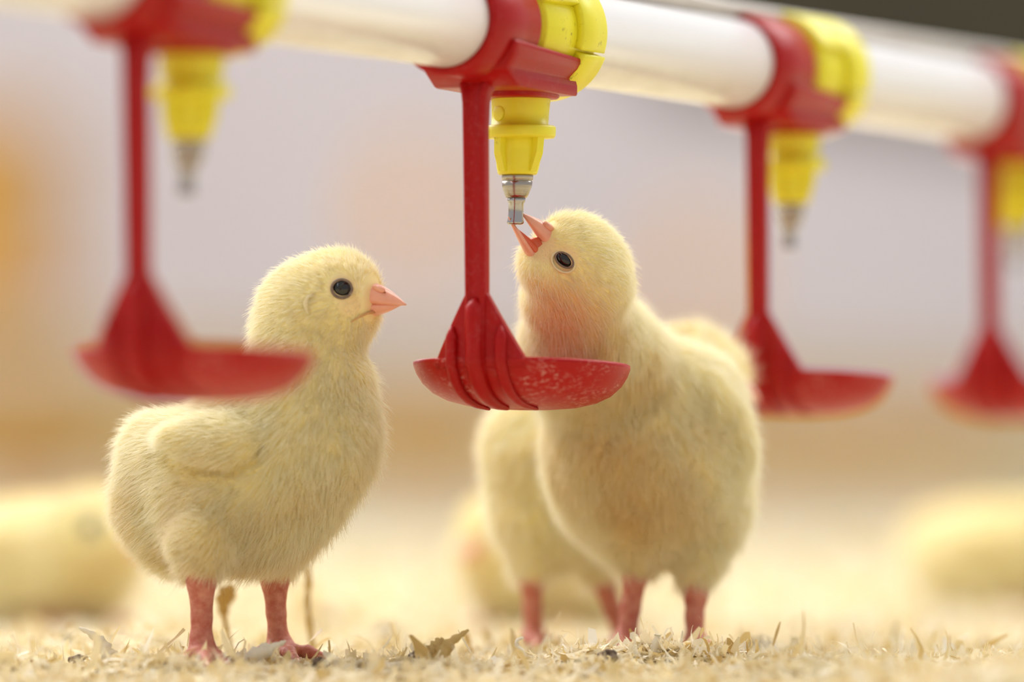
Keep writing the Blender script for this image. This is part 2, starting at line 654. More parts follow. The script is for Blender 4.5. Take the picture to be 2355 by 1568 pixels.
def build_drinker(label):
    base = np.array([X0, 0, EYE + 14.0])
    root = thing('nipple_drinker', base, label, 'drinker', 'red drip-cup drinkers along the water pipe')
    P = lambda name, vf, mat, parent=None, smooth=True: mesh_obj(name, L2W(vf[0]), vf[1], mat, parent or root, smooth=smooth)
    # red clamp band gripping the pipe
    P('clamp_band', sector(10.9, 12.8, -41, -16.6, 0, 360, 73), M['red'])
    # cradle plate under the pipe: hull section with a groove down each side
    secs = []

    def half(top_b, top_h, mid_b, mid_h, gr_b, gr_h, bot_b, bot_h):
        # closed outline: right side down, bottom, left side up, then the trough that hugs the pipe
        r = [(top_b, top_h), (top_b + 0.25, top_h - 0.9), (mid_b, mid_h), (gr_b, gr_h), (bot_b, (gr_h + bot_h) / 2 + 0.2), (bot_b, bot_h)]
        l = [(-x, z) for x, z in r[::-1]]
        tr = []
        for q in np.linspace(0, 1, 9):
            x = -top_b + 1.3 + q * 2 * (top_b - 1.3)
            tr.append((x, min(top_h - 0.2, 102 - math.sqrt(max(11.0 ** 2 - x * x, 1)) - 0.05)))
        return r + l + tr

    secs.append((-31.5, -29.5, half(12.4, 97.0, 11.9, 93.6, 11.0, 92.2, 10.4, 91.2)))
    secs.append((-31.0, -24.6, half(12.9, 97.6, 12.4, 93.6, 10.5, 91.6, 10.4, 87.7)))
    secs.append((-29.5, -23.4, half(13.0, 97.6, 12.5, 93.6, 10.4, 91.6, 10.6, 87.5)))
    secs.append((7.0, 7.2, half(13.1, 95.3, 12.4, 92.9, 10.3, 90.9, 10.8, 87.0)))
    secs.append((7.8, 7.8, half(12.6, 95.0, 12.0, 92.7, 10.0, 90.8, 10.4, 87.4)))
    lofted = []
    for a0, a1, s_ in secs:
        hs = [h for _, h in s_]
        lofted.append([(a0 + (a1 - a0) * min(1.0, max(0.0, (96.0 - h) / 8.5)) if True else a0, b, h) for b, h in s_])
    v, f = loft(lofted, True, True)
    pl = P('cradle_plate', (v, f), M['red'])
    bev = pl.modifiers.new('bevel', 'BEVEL')
    bev.width = 0.0004
    bev.segments = 2
    bev.limit_method = 'ANGLE'
    bev.angle_limit = math.radians(28)
    P('cradle_lip', sector_box(-12.0, 7.2, 8.4, 86.2, 87.2), M['red'])
    # stem: rounded bar with a shallow flute on the face towards the camera
    prof = []
    for q in np.linspace(0, 2 * np.pi, 28, endpoint=False):
        cx, sx_ = math.cos(q), math.sin(q)
        pw = 0.55
        aa = math.copysign(abs(cx) ** pw, cx) * 2.35
        bb = math.copysign(abs(sx_) ** pw, sx_) * 2.75
        if aa < 0 and abs(bb) < 1.5:
            aa += 0.7
        prof.append((aa, bb))
    st = []
    for h, ac, s in ((92.0, -22.0, 1.5), (87.8, -23.6, 1.4), (86.0, -24.2, 1.18), (84.0, -24.5, 1.06), (78, -24.7, 1.0), (55, -24.2, 0.96), (36, -23.9, 0.93), (26, -23.9, 0.9), (21.5, -23.4, 0.8), (18.5, -20.5, 0.6)):
        st.append([(ac + a * s, b * s, h) for a, b in prof])
    P('stem', loft(st, True, True), M['red'])
    # drip cup: shallow bowl, tipped a little (front edge up)
    outer = [(25.0, 25.2), (24.95, 24.4), (24.3, 22.6), (22.9, 20.4), (20.5, 18.2), (17.2, 16.6), (13, 15.6), (8, 15.1), (3, 15.0), (0.01, 15.0)]
    inner = [(0.01, 16.5), (8, 16.7), (14, 17.5), (19, 19.6), (22, 22.2), (23.5, 24.6), (23.8, 25.2), (24.4, 25.5)]
    prof_c = inner + outer
    v, f = revolve(prof_c + [prof_c[0]], 72)
    v = v.copy()
    tilt = 0.047
    v[:, 2] -= v[:, 0] * tilt
    cup = P('drip_cup', (v, f), M['red_cup'])

    def cup_h(r):
        rr = [p[0] for p in outer][::-1]
        hh = [p[1] for p in outer][::-1]
        return np.interp(r, rr, hh)

    # flared web rising from the cup rim to the stem
    rings = []
    for h in np.linspace(24.0, 41.5, 14):
        hw = np.interp(h, [24, 26.6, 41.5], [11.2, 10.6, 2.2])
        bs = np.linspace(-hw, hw, 15)
        o = [(-math.sqrt(24.9 ** 2 - x * x), x, h) for x in bs]
        i = [(-math.sqrt(23.0 ** 2 - x * x), x, h) for x in bs[::-1]]
        rings.append(o + i)
    v, f = loft(rings, True, True)
    P('web', (v, f), M['red'])
    # three ribs running down the web and under the bowl
    for b0, w_, top in ((-6.1, 1.4, 33.5), (6.1, 1.4, 33.5), (0.0, 2.2, 40.0)):
        path, rad = [], []
        for h in np.linspace(top, 25, 8):
            path.append((-math.sqrt(24.9 ** 2 - b0 ** 2) - 0.5, b0, h))
            rad.append(w_ * min(1.0, 0.25 + (top - h) / 3.0))
        for r in np.linspace(24.6, 7.5, 16):
            if r <= abs(b0) + 0.5:
                continue
            a = -math.sqrt(r * r - b0 * b0)
            path.append((a - 0.3, b0, cup_h(r) - a * tilt - 0.35))
            rad.append(w_ * np.interp(r, [7.5, 14, 22], [0.25, 0.6, 1.0]))
        P('rib', tube(path, rad, 10), M['red'])
    # yellow saddle locked round the pipe behind the clamp
    sad = P('saddle_sleeve', sector(10.9, 12.9, -13.5, 14, 0, 360, 73), M['yellow'])
    P('saddle_flange', sector(12.5, 14.8, 2.5, 15.5, -19, 199, 60), M['yellow'])
    P('saddle_jaw', sector(12.5, 15.6, 3.5, 15.0, -158, -22, 40), M['yellow'])
    P('saddle_arm', sector(12.5, 14.8, -14, 2.6, 24, 156, 40), M['yellow'])

    # yellow nipple body hanging through the cradle, tipped so that its foot swings to the front
    def tip(vf):
        v = np.array(vf[0], float)
        v[:, 0] += (v[:, 2] - 90) * 0.045
        v[:, 1] += (v[:, 2] - 90) * 0.03
        return v, vf[1]

    H = lambda y: (1090 - y) / 10.0
    v, f = revolve([(0.01, 92), (6.9, 92), (6.85, H(225)), (6.6, H(262)), (6.55, H(289)), (8.0, H(290)), (8.35, H(294)), (8.35, H(312)), (8.0, H(318)), (5.5, H(319)),
                    (5.3, H(350)), (4.9, H(385)), (4.55, H(399)), (4.3, H(402)), (0.01, H(402))], 48)
    body = P('nipple_body', tip((v, f)), M['yellow'])
    for q in (200, 20, 290, 110):        # gusset fins under the flange
        cq, sq = math.cos(math.radians(q)), math.sin(math.radians(q))
        pr = [(4.0, H(317)), (7.1, H(317)), (6.9, H(352)), (5.2, H(395)), (4.0, H(395))]
        w_ = 1.0
        vv = [(r * cq - s * w_ * sq, r * sq + s * w_ * cq, h) for s in (-1, 1) for r, h in pr]
        ff = [[0, 1, 2, 3, 4], [9, 8, 7, 6, 5]] + [[i, i + 5, (i + 1) % 5 + 5, (i + 1) % 5] for i in range(5)]
        P('fin', tip((vv, ff)), M['yellow'], body, smooth=False)
    q = math.radians(205)                # small round moulding mark
    v, f = sphere((6.55 * math.cos(q), 6.55 * math.sin(q), H(262)), 1.9, 16, 8, (0.16, 1, 1), [[math.cos(q), -math.sin(q), 0], [math.sin(q), math.cos(q), 0], [0, 0, 1]])
    P('moulding_mark', tip((v, f)), M['yellow'], body)
    v, f = revolve([(0.01, H(398)), (3.62, H(398)), (3.62, H(414)), (3.35, H(415)), (3.35, H(417)), (3.55, H(418)), (3.4, H(430)), (2.75, H(448)), (2.4, H(455)), (0.01, H(455))], 40)
    noz = P('steel_nozzle', tip((v, f)), M['steel'])
    v, f = revolve([(0.01, H(452)), (2.1, H(454)), (2.05, H(464)), (1.75, H(468)), (1.72, H(490)), (1.8, H(505)), (1.95, H(511)), (1.9, H(515)), (1.5, H(517)), (0.01, H(517))], 32)
    P('trigger_pin', tip((v, f)), M['steel_pin'], noz)
    return root


def sector_box(a0, a1, hw, h0, h1):
    """stadium-shaped block under the cradle that holds the nipple"""
    ring = []
    for q in np.linspace(0, 2 * np.pi, 32, endpoint=False):
        cx, sx_ = math.cos(q), math.sin(q)
        ring.append(((a0 + a1) / 2 + math.copysign(abs(cx) ** 0.6, cx) * (a1 - a0) / 2, math.copysign(abs(sx_) ** 0.6, sx_) * hw))
    return loft([[(a * s, b * s, h) for a, b in ring] for h, s in ((h1 + 2, 1), (h0 + 0.4, 1), (h0, 0.94))], True, True)


drk = build_drinker('sharp in-focus red drip cup drinker whose yellow nipple a chick is drinking from')
base0 = np.array(drk['base_mm'][:])
for n, lab in ((-0.972, 'large blurred red drip cup drinker nearest the camera, over the left chick'),
               (1, 'blurred red drip cup drinker just right of the drinking chick'),
               (2, 'most distant blurred red drinker, cut off by the right picture edge')):
    copy_thing(drk, base0 + np.array([PITCH * n, STEP * n, 0]), 0, lab)


# ------------------------------------------------------------------ chicks: signed distance modelling, meshed by surface nets
def d_prim(P, pr):
    kind = pr[0]
    if kind == 'cap':
        a, ra, b, rb = np.asarray(pr[1], np.float32), pr[2], np.asarray(pr[3], np.float32), pr[4]
        ab = b - a
        t_ = np.clip(((P - a) @ ab) / max(float(ab @ ab), 1e-6), 0, 1)
        q = P - a - t_[..., None] * ab
        return np.sqrt((q * q).sum(-1)) - (ra + (rb - ra) * t_)
    if kind == 'sph':
        q = P - np.asarray(pr[1], np.float32)
        return np.sqrt((q * q).sum(-1)) - pr[2]
    if kind == 'ell':
        c, r, rot = np.asarray(pr[1], np.float32), np.asarray(pr[2], np.float32), np.asarray(pr[3], np.float32)
        q = (P - c) @ rot                # rot columns are the ellipsoid's axes
        k0 = np.sqrt(((q / r) ** 2).sum(-1))
        k1 = np.sqrt(((q / (r * r)) ** 2).sum(-1)) + 1e-6
        return k0 * (k0 - 1) / k1


def smin(a, b, k):
    h = np.clip(0.5 + 0.5 * (b - a) / k, 0, 1)
    return b * (1 - h) + a * h - k * h * (1 - h)


def bounds(pr):
    if pr[0] == 'cap':
        a, b = np.asarray(pr[1]), np.asarray(pr[3])
        r = max(pr[2], pr[4])
        return np.minimum(a, b) - r, np.maximum(a, b) + r
    r = pr[2] if np.isscalar(pr[2]) else max(pr[2])
    return np.asarray(pr[1]) - r, np.asarray(pr[1]) + r


def field(P, prims):
    F = None
    for pr, k in prims:
        d = d_prim(P, pr)
        F = d if F is None else smin(F, d, k)
    return F


def surface_nets(F, org, h):
    S = F < 0
    n = np.array(F.shape)
    cnt = np.zeros(n - 1, np.int8)
    for i in (0, 1):
        for j in (0, 1):
            for k in (0, 1):
                cnt += S[i:n[0] - 1 + i, j:n[1] - 1 + j, k:n[2] - 1 + k]
    act = np.argwhere((cnt > 0) & (cnt < 8))
    vid = -np.ones(n - 1, np.int64)
    vid[tuple(act.T)] = np.arange(len(act))
    acc = np.zeros((len(act), 3))
    num = np.zeros(len(act))
    corners = [(i, j, k) for i in (0, 1) for j in (0, 1) for k in (0, 1)]
    for c0 in corners:
        for ax in range(3):
            if c0[ax]:
                continue
            c1 = list(c0)
            c1[ax] = 1
            a = F[tuple((act + c0).T)]
            b = F[tuple((act + c1).T)]
            m = (a < 0) != (b < 0)
            t_ = np.where(m, a / np.where(m, a - b, 1), 0)
            p = np.array(c0, float)[None, :].repeat(len(act), 0)
            p[:, ax] += t_
            acc += p * m[:, None]
            num += m
    V = org + h * (act + acc / num[:, None])
    quads = []
    for ax in range(3):
        s0 = [slice(None)] * 3
        s1 = [slice(None)] * 3
        s0[ax], s1[ax] = slice(0, -1), slice(1, None)
        e = np.argwhere(S[tuple(s0)] != S[tuple(s1)])
        o1, o2 = (ax + 1) % 3, (ax + 2) % 3
        e = e[(e[:, o1] > 0) & (e[:, o2] > 0) & (e[:, o1] < n[o1] - 1) & (e[:, o2] < n[o2] - 1)]
        q = []
        for d1, d2 in ((1, 1), (0, 1), (0, 0), (1, 0)):
            c = e.copy()
            c[:, o1] -= d1
            c[:, o2] -= d2
            q.append(vid[tuple(c.T)])
        q = np.stack(q, 1)
        flip = ~S[tuple(e.T)]
        q[flip] = q[flip][:, ::-1]
        quads.append(q)
    return V, np.vstack(quads)


def vnormals(V, Q):
    n = np.cross(V[Q[:, 2]] - V[Q[:, 0]], V[Q[:, 3]] - V[Q[:, 1]])
    N = np.zeros_like(V)
    for i in range(4):
        np.add.at(N, Q[:, i], n)
    return N / (np.linalg.norm(N, axis=1)[:, None] + 1e-12)


def sstep(a, b, x):
    t_ = np.clip((x - a) / (b - a), 0, 1)
    return t_ * t_ * (3 - 2 * t_)


SN = [make_sines(11 + i, 8, 5.5) for i in range(3)]
SN2 = [make_sines(21 + i, 8, 14.0) for i in range(3)]
SST = make_sines(33, 10, 16.0)


PUFF = 0.7


def surf_depth(V, px, py, rad=7.0):
    """depth of the body surface facing the camera where the photo shows (px, py)"""
    k = (D + V[:, 1]) / D
    qx = V[:, 0] / k * 10 + 1177.5
    qy = 1090 - (V[:, 2] - EYE) / k * 10
    m = (qx - px) ** 2 + (qy - py) ** 2 < rad * rad
    return float(V[m, 1].min())


def make_body(root, fe, legs, h, stain_fn, face_pts, carve=()):
    lo = np.min([bounds(p)[0] for p, _ in fe + legs], 0) - 3 * h
    hi = np.max([bounds(p)[1] for p, _ in fe + legs], 0) + 3 * h
    n = np.ceil((hi - lo) / h).astype(int) + 1
    g = [lo[i] + h * np.arange(n[i]) for i in range(3)]
    P = np.stack(np.meshgrid(*g, indexing='ij'), -1).astype(np.float32)
    F = None
    for ip, (pr, k) in enumerate(fe + legs):
        b0, b1 = bounds(pr)
        pad = k + 3
        i0 = np.clip(((b0 - pad - lo) / h).astype(int), 0, n - 1)
        i1 = np.clip(((b1 + pad - lo) / h).astype(int) + 1, 1, n)
        sl = tuple(slice(x, y) for x, y in zip(i0, i1))
        if F is None:
            F = np.full(n, 99.0, np.float32)
        d = d_prim(P[sl], pr)
        if ip < len(fe):
            d = d - PUFF
        F[sl] = smin(F[sl], d, k)
    for pr, k in carve:
        b0, b1 = bounds(pr)
        i0 = np.clip(((b0 - 4 - lo) / h).astype(int), 0, n - 1)
        i1 = np.clip(((b1 + 4 - lo) / h).astype(int) + 1, 1, n)
        sl = tuple(slice(x, y) for x, y in zip(i0, i1))
        F[sl] = -smin(-F[sl], d_prim(P[sl], pr), k)
    V, Q = surface_nets(F, lo, h)
    # relax the grid steps a little
    for _ in range(2):
        A = np.zeros_like(V)
        c_ = np.zeros(len(V))
        for i in range(4):
            for j in (1, 3):
                np.add.at(A, Q[:, i], V[Q[:, (i + j) % 4]])
                np.add.at(c_, Q[:, i], 1)
        V = V * 0.5 + 0.5 * A / np.maximum(c_, 1)[:, None]
    Vf = V.astype(np.float32)
    dfe = np.min([d_prim(Vf, p) for p, _ in fe], 0) - PUFF
    dle = np.min([d_prim(Vf, p) for p, _ in legs], 0) if legs else np.full(len(V), 50.0)
    wob = 0.6 * snoise(V, SN[0])
    leg = sstep(-0.8, 1.6, dfe - dle + wob * 0.6 - 0.4)
    face = np.zeros(len(V))
    for p, r in face_pts:
        face = np.maximum(face, 1 - sstep(r * 0.55, r, np.linalg.norm(V - p, axis=1)))
    stain = np.clip(stain_fn(V), 0, 1)
    ob = mesh_obj('body', V, Q, M['skin'], root, attrs={'leg': leg, 'face': face, 'stain': stain})
    return ob, V, Q, leg, face, stain


def add_down(root, V, Q, leg, face, n, L, flow_fn, stain, rad=0.085, npts=4, seed=0, len_fn=None, lift=0.42, name='down', bare=()):
    r = np.random.default_rng(100 + seed)
    N = vnormals(V, Q)
    T = np.vstack([Q[:, [0, 1, 2]], Q[:, [0, 2, 3]]])
    ar = 0.5 * np.linalg.norm(np.cross(V[T[:, 1]] - V[T[:, 0]], V[T[:, 2]] - V[T[:, 0]]), axis=1)
    w = ar * (1 - sstep(0.25, 0.8, leg[T].mean(1)))
    cen = V[T].mean(1)
    for bp, br in bare:
        w = w * (np.linalg.norm(cen - bp, axis=1) > br)
    pick = r.choice(len(T), n, p=w / w.sum())
    uv = r.random((n, 2))
    m = uv.sum(1) > 1
    uv[m] = 1 - uv[m]
    bc = np.stack([1 - uv.sum(1), uv[:, 0], uv[:, 1]], 1)
    tri = T[pick]
    P = (V[tri] * bc[..., None]).sum(1)
    nn = (N[tri] * bc[..., None]).sum(1)
    nn /= np.linalg.norm(nn, axis=1)[:, None]
    lg = (leg[tri] * bc).sum(1)
    fc = (face[tri] * bc).sum(1)
    stn = (stain[tri] * bc).sum(1)
    fl = flow_fn(P)
    fl = fl - (fl * nn).sum(1)[:, None] * nn
    fl /= np.linalg.norm(fl, axis=1)[:, None] + 1e-6
    tuft = np.stack([snoise(P, s) for s in SN], 1) * 0.13 + np.stack([snoise(P, s) for s in SN2], 1) * 0.12
    d0 = nn * lift + fl * 0.8 + tuft + r.normal(0, 0.22, (n, 3))
    guard = r.random(n) < 0.2
    d0[guard] += nn[guard] * 0.55
    below = (d0 * nn).sum(1)
    d0 += nn * np.clip(0.22 - below, 0, None)[:, None]
    d0 /= np.linalg.norm(d0, axis=1)[:, None]
    ln = L * r.uniform(0.6, 1.25, n) * (1 - 0.6 * fc) * (1 - 0.8 * sstep(0.0, 0.4, lg))
    if len_fn is not None:
        ln = ln * len_fn(P)
    ln = ln * np.where(guard, 1.28, 1.0)
    ts = np.linspace(0, 1, npts)
    bendv = fl * 0.35 + np.array([0, 0, -0.22]) + r.normal(0, 0.14, (n, 3))
    pos = P[:, None, :] - nn[:, None, :] * 0.15 + ln[:, None, None] * (ts[None, :, None] * d0[:, None, :] + (ts[None, :, None] ** 2) * 0.5 * bendv[:, None, :])
    hc = bpy.data.hair_curves.new(name)
    hc.add_curves([npts] * n)
    o_w = np.array(root['base_mm'][:])
    hc.attributes['position'].data.foreach_set('vector', ((pos - o_w) / 1000).astype(np.float32).ravel())
    ra = hc.attributes.get('radius') or hc.attributes.new('radius', 'FLOAT', 'POINT')
    taper = np.array([1.0, 0.95, 0.75, 0.3]) if npts == 4 else np.linspace(1, 0.3, npts)
    ra.data.foreach_set('value', (np.tile(taper, n) * np.repeat(np.where(guard, 0.6, 1.0), npts) * rad / 1000).astype(np.float32))
    a1 = hc.attributes.new('tint', 'FLOAT', 'CURVE')
    a1.data.foreach_set('value', np.where(guard, 1.6, r.random(n)).astype(np.float32))  # guard strands coloured whiter to imitate a backlit rim halo
    a2 = hc.attributes.new('stain', 'FLOAT', 'CURVE')
    a2.data.foreach_set('value', np.clip(stn + r.normal(0, 0.05, n), 0, 1).astype(np.float32))
    hc.materials.append(M['down'])
    ob = bpy.data.objects.new(name, hc)
    COL.objects.link(ob)
    ob.parent = root
    return ob


def nrm(v):
    v = np.asarray(v, float)
    return v / np.linalg.norm(v)


def horn(root, name, base, tip, up, w0, ht0, hb0, drop=0.0, mat='beak', pw=(0.7, 1.6, 1.6), n=12, m=16, flat=0.0, widen=0.0):
    """a beak half: lofted from base to tip; ht0/hb0 heights above/below its centre line"""
    base, tip = np.asarray(base, float), np.asarray(tip, float)
    f_ = nrm(tip - base)
    s_ = nrm(np.cross(f_, up))
    u_ = np.cross(s_, f_)
    Ln = np.linalg.norm(tip - base)
    rings = []
    for t_ in np.linspace(0, 1, n):
        tt = min(t_, 0.985)
        e = math.sqrt(max(1 - (tt ** 3), 0))
        wv = w0 * (1 - tt ** 1.5) ** pw[0] * (0.45 + 0.55 * e) + 0.08
        ht = ht0 * (1 - tt ** pw[1]) ** 0.8 * (0.6 + 0.4 * e) + 0.10
        hb = hb0 * (1 - tt ** pw[2]) ** 0.8 * (0.6 + 0.4 * e) + 0.08
        c = base + f_ * Ln * t_ + u_ * (-drop * t_ ** 2.2 + drop * 0.0)
        ring = []
        for q in np.linspace(0, 2 * np.pi, m, endpoint=False):
            x, z = math.cos(q), math.sin(q)
            ring.append(c + s_ * wv * math.copysign(abs(x) ** 0.8, x) + u_ * (ht * z if z > 0 else hb * z))
        rings.append(ring)
    v, f = loft(rings, True, True)
    return mesh_obj(name, v, f, M[mat], root)


def ring_torus(c, axis, r_major, r_minor, sx=1.0, up=(0, 0, 1), m=28, k=8, tilt=0.0):
    ax = nrm(axis)
    x = nrm(np.cross(up, ax))
    y = np.cross(ax, x)
    x, y = x * math.cos(tilt) + y * math.sin(tilt), -x * math.sin(tilt) + y * math.cos(tilt)
    rings = []
    for q in np.linspace(0, 2 * np.pi, m + 1):
        d = x * math.cos(q) + y * math.sin(q) * sx
        p = np.asarray(c) + d * r_major
        dn = nrm(d)
        rings.append([p + r_minor * (math.cos(w_) * dn + math.sin(w_) * ax) for w_ in np.linspace(0, 2 * np.pi, k, endpoint=False)])
    return loft(rings, True, False)


def frame(x, up):
    x = nrm(x)
    y = nrm(np.cross(up, x))
    return np.stack([x, y, np.cross(x, y)], 1)


def chain(pts, radii, k):
    return [(('cap', pts[i], radii[i], pts[i + 1], radii[i + 1]), k) for i in range(len(pts) - 1)]


def toes(ankle, r_a, tips, k=1.2):
    out = []
    for tp in tips:
        mid = ankle * 0.42 + tp * 0.58 + np.array([0, 0, 0.7])
        knuck = ankle * 0.75 + tp * 0.25 + np.array([0, 0, -0.2])
        out += chain([ankle, knuck, mid, tp], [r_a, 1.75, 1.45, 1.1], k)
    return out


def claws(root, ankle, tips):
    for tp in tips:
        d = nrm((tp - ankle) * np.array([1, 1, 0]))
        path = [tp - d * 0.3, tp + d * 0.9 + np.array([0, 0, 0.1]), tp + d * 1.8 - np.array([0, 0, 0.3]), tp + d * 2.5 - np.array([0, 0, 0.9])]
        v, f = tube(path, [0.85, 0.7, 0.42, 0.08], 8)
        mesh_obj('claw', v, f, M['claw'], root)


# ---- chick at the left, standing, facing right
def left_chick():
    base = np.array([W(540, 1090, 2)[0], 2, 0])
    root = thing('chick', base, 'fluffy yellow chick standing in profile, facing right, black eye wide open', 'chick', 'yellow chicks on the litter')
    S = lambda px, py, d, r: ('sph', W(px, py, d), r)
    C = lambda p0, r0, p1, r1: ('cap', W(*p0), r0, W(*p1), r1)
    fwd = nrm([0.9, -0.42, 0])
    fe = [(S(600, 1105, 3, 16.8), 6), (S(475, 1100, 8, 15.5), 7), (S(388, 1072, 13, 9.6), 7), (S(398, 1165, 12, 8.6), 6),
          (S(352, 1030, 14, 5.0), 5), (S(350, 1165, 13, 6.6), 6), (S(405, 1232, 10, 6.5), 7),
          (S(712, 1005, -3, 14.6), 7), (S(668, 1110, 0, 10.8), 6), (S(612, 1176, 2, 10.5), 6), (S(540, 1172, 4, 11.5), 6),
          (S(600, 975, 2, 12.5), 7), (C((720, 880, -2), 12.3, (702, 790, 0), 10.6), 6),
          (S(765, 688, 0, 9.7), 4), (S(703, 708, 1, 9.4), 5), (S(787, 668, -2, 7.2), 4), (S(775, 730, -2, 7.0), 4),
          (S(808, 694, -4, 3.8), 3.5),
          # near and far thigh
          (C((485, 1180, -4), 10.0, (465, 1240, -11), 5.6), 8), (C((463, 1245, -12), 5.2, (462, 1292, -13), 3.2), 3.5),
          (C((632, 1180, 10), 8.5, (640, 1240, 14), 5.2), 7), (C((640, 1245, 14), 5.0, (636, 1288, 14), 3.2), 3.5)]
    # folded wing on the near side
    wr = frame(W(380, 1002, -8) - W(590, 1000, -15), (0, 0.12, 1))
    fe.append((('ell', W(497, 1020, -10.6), (10.8, 4.0, 6.0), wr), 1.8))
    fe.append((('ell', W(420, 1006, -9.0), (4.6, 2.0, 2.2), wr), 1.0))
    wing = fe[-2][0]
    crease = [('cap', W(400, 1042, -8.5), 0.8, W(450, 1080, -11.5), 1.2), ('cap', W(450, 1080, -11.5), 1.2, W(540, 1086, -14), 1.2), ('cap', W(540, 1086, -14), 1.2, W(600, 1050, -15), 1.0)]
    an, af = np.array([G(466, -13)[0], -13, 3.3]), np.array([G(645, 14)[0], 14, 3.6])
    tn = [G(424, -6), G(520, -22), G(478, -33), G(418, -22)]
    tf = [G(572, 4), G(755, 6), G(682, -6), G(640, 26)]
    legs = chain([W(463, 1270, -13), W(463, 1335, -13.5), W(464, 1420, -13), W(463, 1470, -13), an], [3.4, 3.35, 2.35, 2.6, 3.3], 1.2)
    legs += chain([W(634, 1270, 14), W(632, 1335, 14), W(635, 1410, 14), W(640, 1470, 14), af], [3.3, 3.2, 2.2, 2.5, 3.1], 1.2)
    legs += toes(an, 2.9, tn) + toes(af, 2.8, tf)
    eye_c = W(786, 664, -8.4)
    bk = W(846, 688, -5.5)

    def stain(V):
        s = 0.5 + 0.5 * snoise(V, SST) * 0.6
        return 0.10 * s + 0.25 * (1 - sstep(20, 62, V[:, 2])) * s

    ob, V, Q, leg, face, st = make_body(root, fe, legs, 0.62, stain, [(W(786, 664, -10), 4.2), (bk, 5.0), (W(800, 700, -9), 4.0)],
                                              [(('cap', W(400, 1040, -8.5), 0.5, W(450, 1080, -11.5), 1.0), 1.6), (('cap', W(450, 1080, -11.5), 1.0, W(540, 1086, -14), 1.2), 1.6),
                                               (('cap', W(540, 1086, -14), 1.2, W(600, 1050, -15), 1.0), 1.6), (('cap', W(600, 1050, -15), 1.0, W(618, 1010, -14), 0.4), 1.6)])
    eye_d = surf_depth(V, 786, 664)
    eye_c = W(786, 664, eye_d + 1.0)
    head_c = W(800, 690, -4)
    tail = nrm([-0.9, 0.35, -0.15])

    def flow(P):
        away = P - head_c
        dist = np.linalg.norm(away, axis=1)
        wgt = 1 - sstep(14, 34, dist)
        front = sstep(0, 20, (P - W(600, 1000, 0)) @ fwd)
        bodyf = tail[None, :] * (1 - 0.75 * front)[:, None] + np.array([0, 0, -1.0])[None, :] * (0.55 + 0.5 * front)[:, None]
        onw = 1 - sstep(0.3, 1.6, d_prim(P.astype(np.float32), wing) - PUFF)
        bodyf = bodyf * (1 - onw)[:, None] + np.array([-1.0, 0.25, -0.1])[None, :] * onw[:, None]
        return away / (dist[:, None] + 1e-6) * wgt[:, None] + bodyf * (1 - wgt)[:, None]

    def lf(P):
        d = np.linalg.norm(P - W(765, 690, 0), axis=1)
        cr = np.min([d_prim(P.astype(np.float32), p) for p in crease], 0)
        return (0.62 + 0.38 * sstep(11, 24, d)) * (0.45 + 0.55 * sstep(0.2, 2.0, cr))

    add_down(root, V, Q, leg, face, 115000, 3.4, flow, st, 0.042, 4, 1, lf, bare=[(eye_c, 2.7), (W(852, 674, -6), 4.3), (W(848, 704, -7), 3.2)])
    for sg in (1,):
        v, f = sphere(eye_c, 2.25, 20, 12, (1.05, 0.8, 0.92))
        e = mesh_obj('eye', v, f, M['eye'], root)
        v, f = ring_torus(W(786, 664, eye_d - 0.05), (0.12, -1, 0.15), 2.3, 0.34, 0.92)
        mesh_obj('eyelid', v, f, M['lid'], root)
    v, f = sphere(W(800, 664, 8.4), 2.25, 16, 10)
    mesh_obj('eye', v, f, M['eye'], root)
    v, f = ring_torus(W(800, 664, 9.3), (0.12, 1, 0.15), 2.25, 0.42, 0.92)
    mesh_obj('eyelid', v, f, M['lid'], root)
    # beak
    ub = horn(root, 'upper_beak', W(836, 688, -3), W(934, 699, -10), (0.1, 0, 1), 4.2, 4.4, 1.3, 0.2, pw=(0.9, 1.5, 1.6), n=18, m=20)
    horn(root, 'lower_beak', W(832, 706, -3), W(922, 706, -9), (0, 0, 1), 3.7, 0.9, 2.4, -0.5, pw=(0.9, 1.8, 1.5), n=16, m=18)
    v, f = sphere(W(872, 664, -8.3), 1.0, 14, 8, (1.7, 0.55, 0.75), frame((1, -0.5, -0.35), (0, 0, 1)))
    mesh_obj('nostril', v, f, M['beak'], ub)
    v, f = sphere(W(880, 670, -8.4), 0.5, 12, 8, (1.7, 0.6, 0.5), frame((1, -0.4, -0.4), (0, 0, 1)))
    mesh_obj('nostril_opening', v, f, M['nostril'], ub)
    # ear fold behind the eye
    sd = lambda px, py, o: W(px, py, surf_depth(V, px, py) + o)
    v, f = tube([sd(722, 676, -0.1), sd(708, 683, -0.4), sd(702, 698, -0.4), sd(705, 714, -0.3), sd(712, 724, -0.1)], [0.3, 0.55, 0.6, 0.45, 0.25], 8)
    mesh_obj('ear_fold', v, f, M['lid_pale'], root)
    v, f = tube([sd(862, 716, 0.2), sd(846, 720, -0.4), sd(828, 728, -0.5), sd(806, 741, -0.4)], [0.45, 0.28, 0.22, 0.1], 8)
    mesh_obj('gape_fold', v, f, M['fold'], root)
    claws(root, an, tn)
    claws(root, af, tf)
    return root


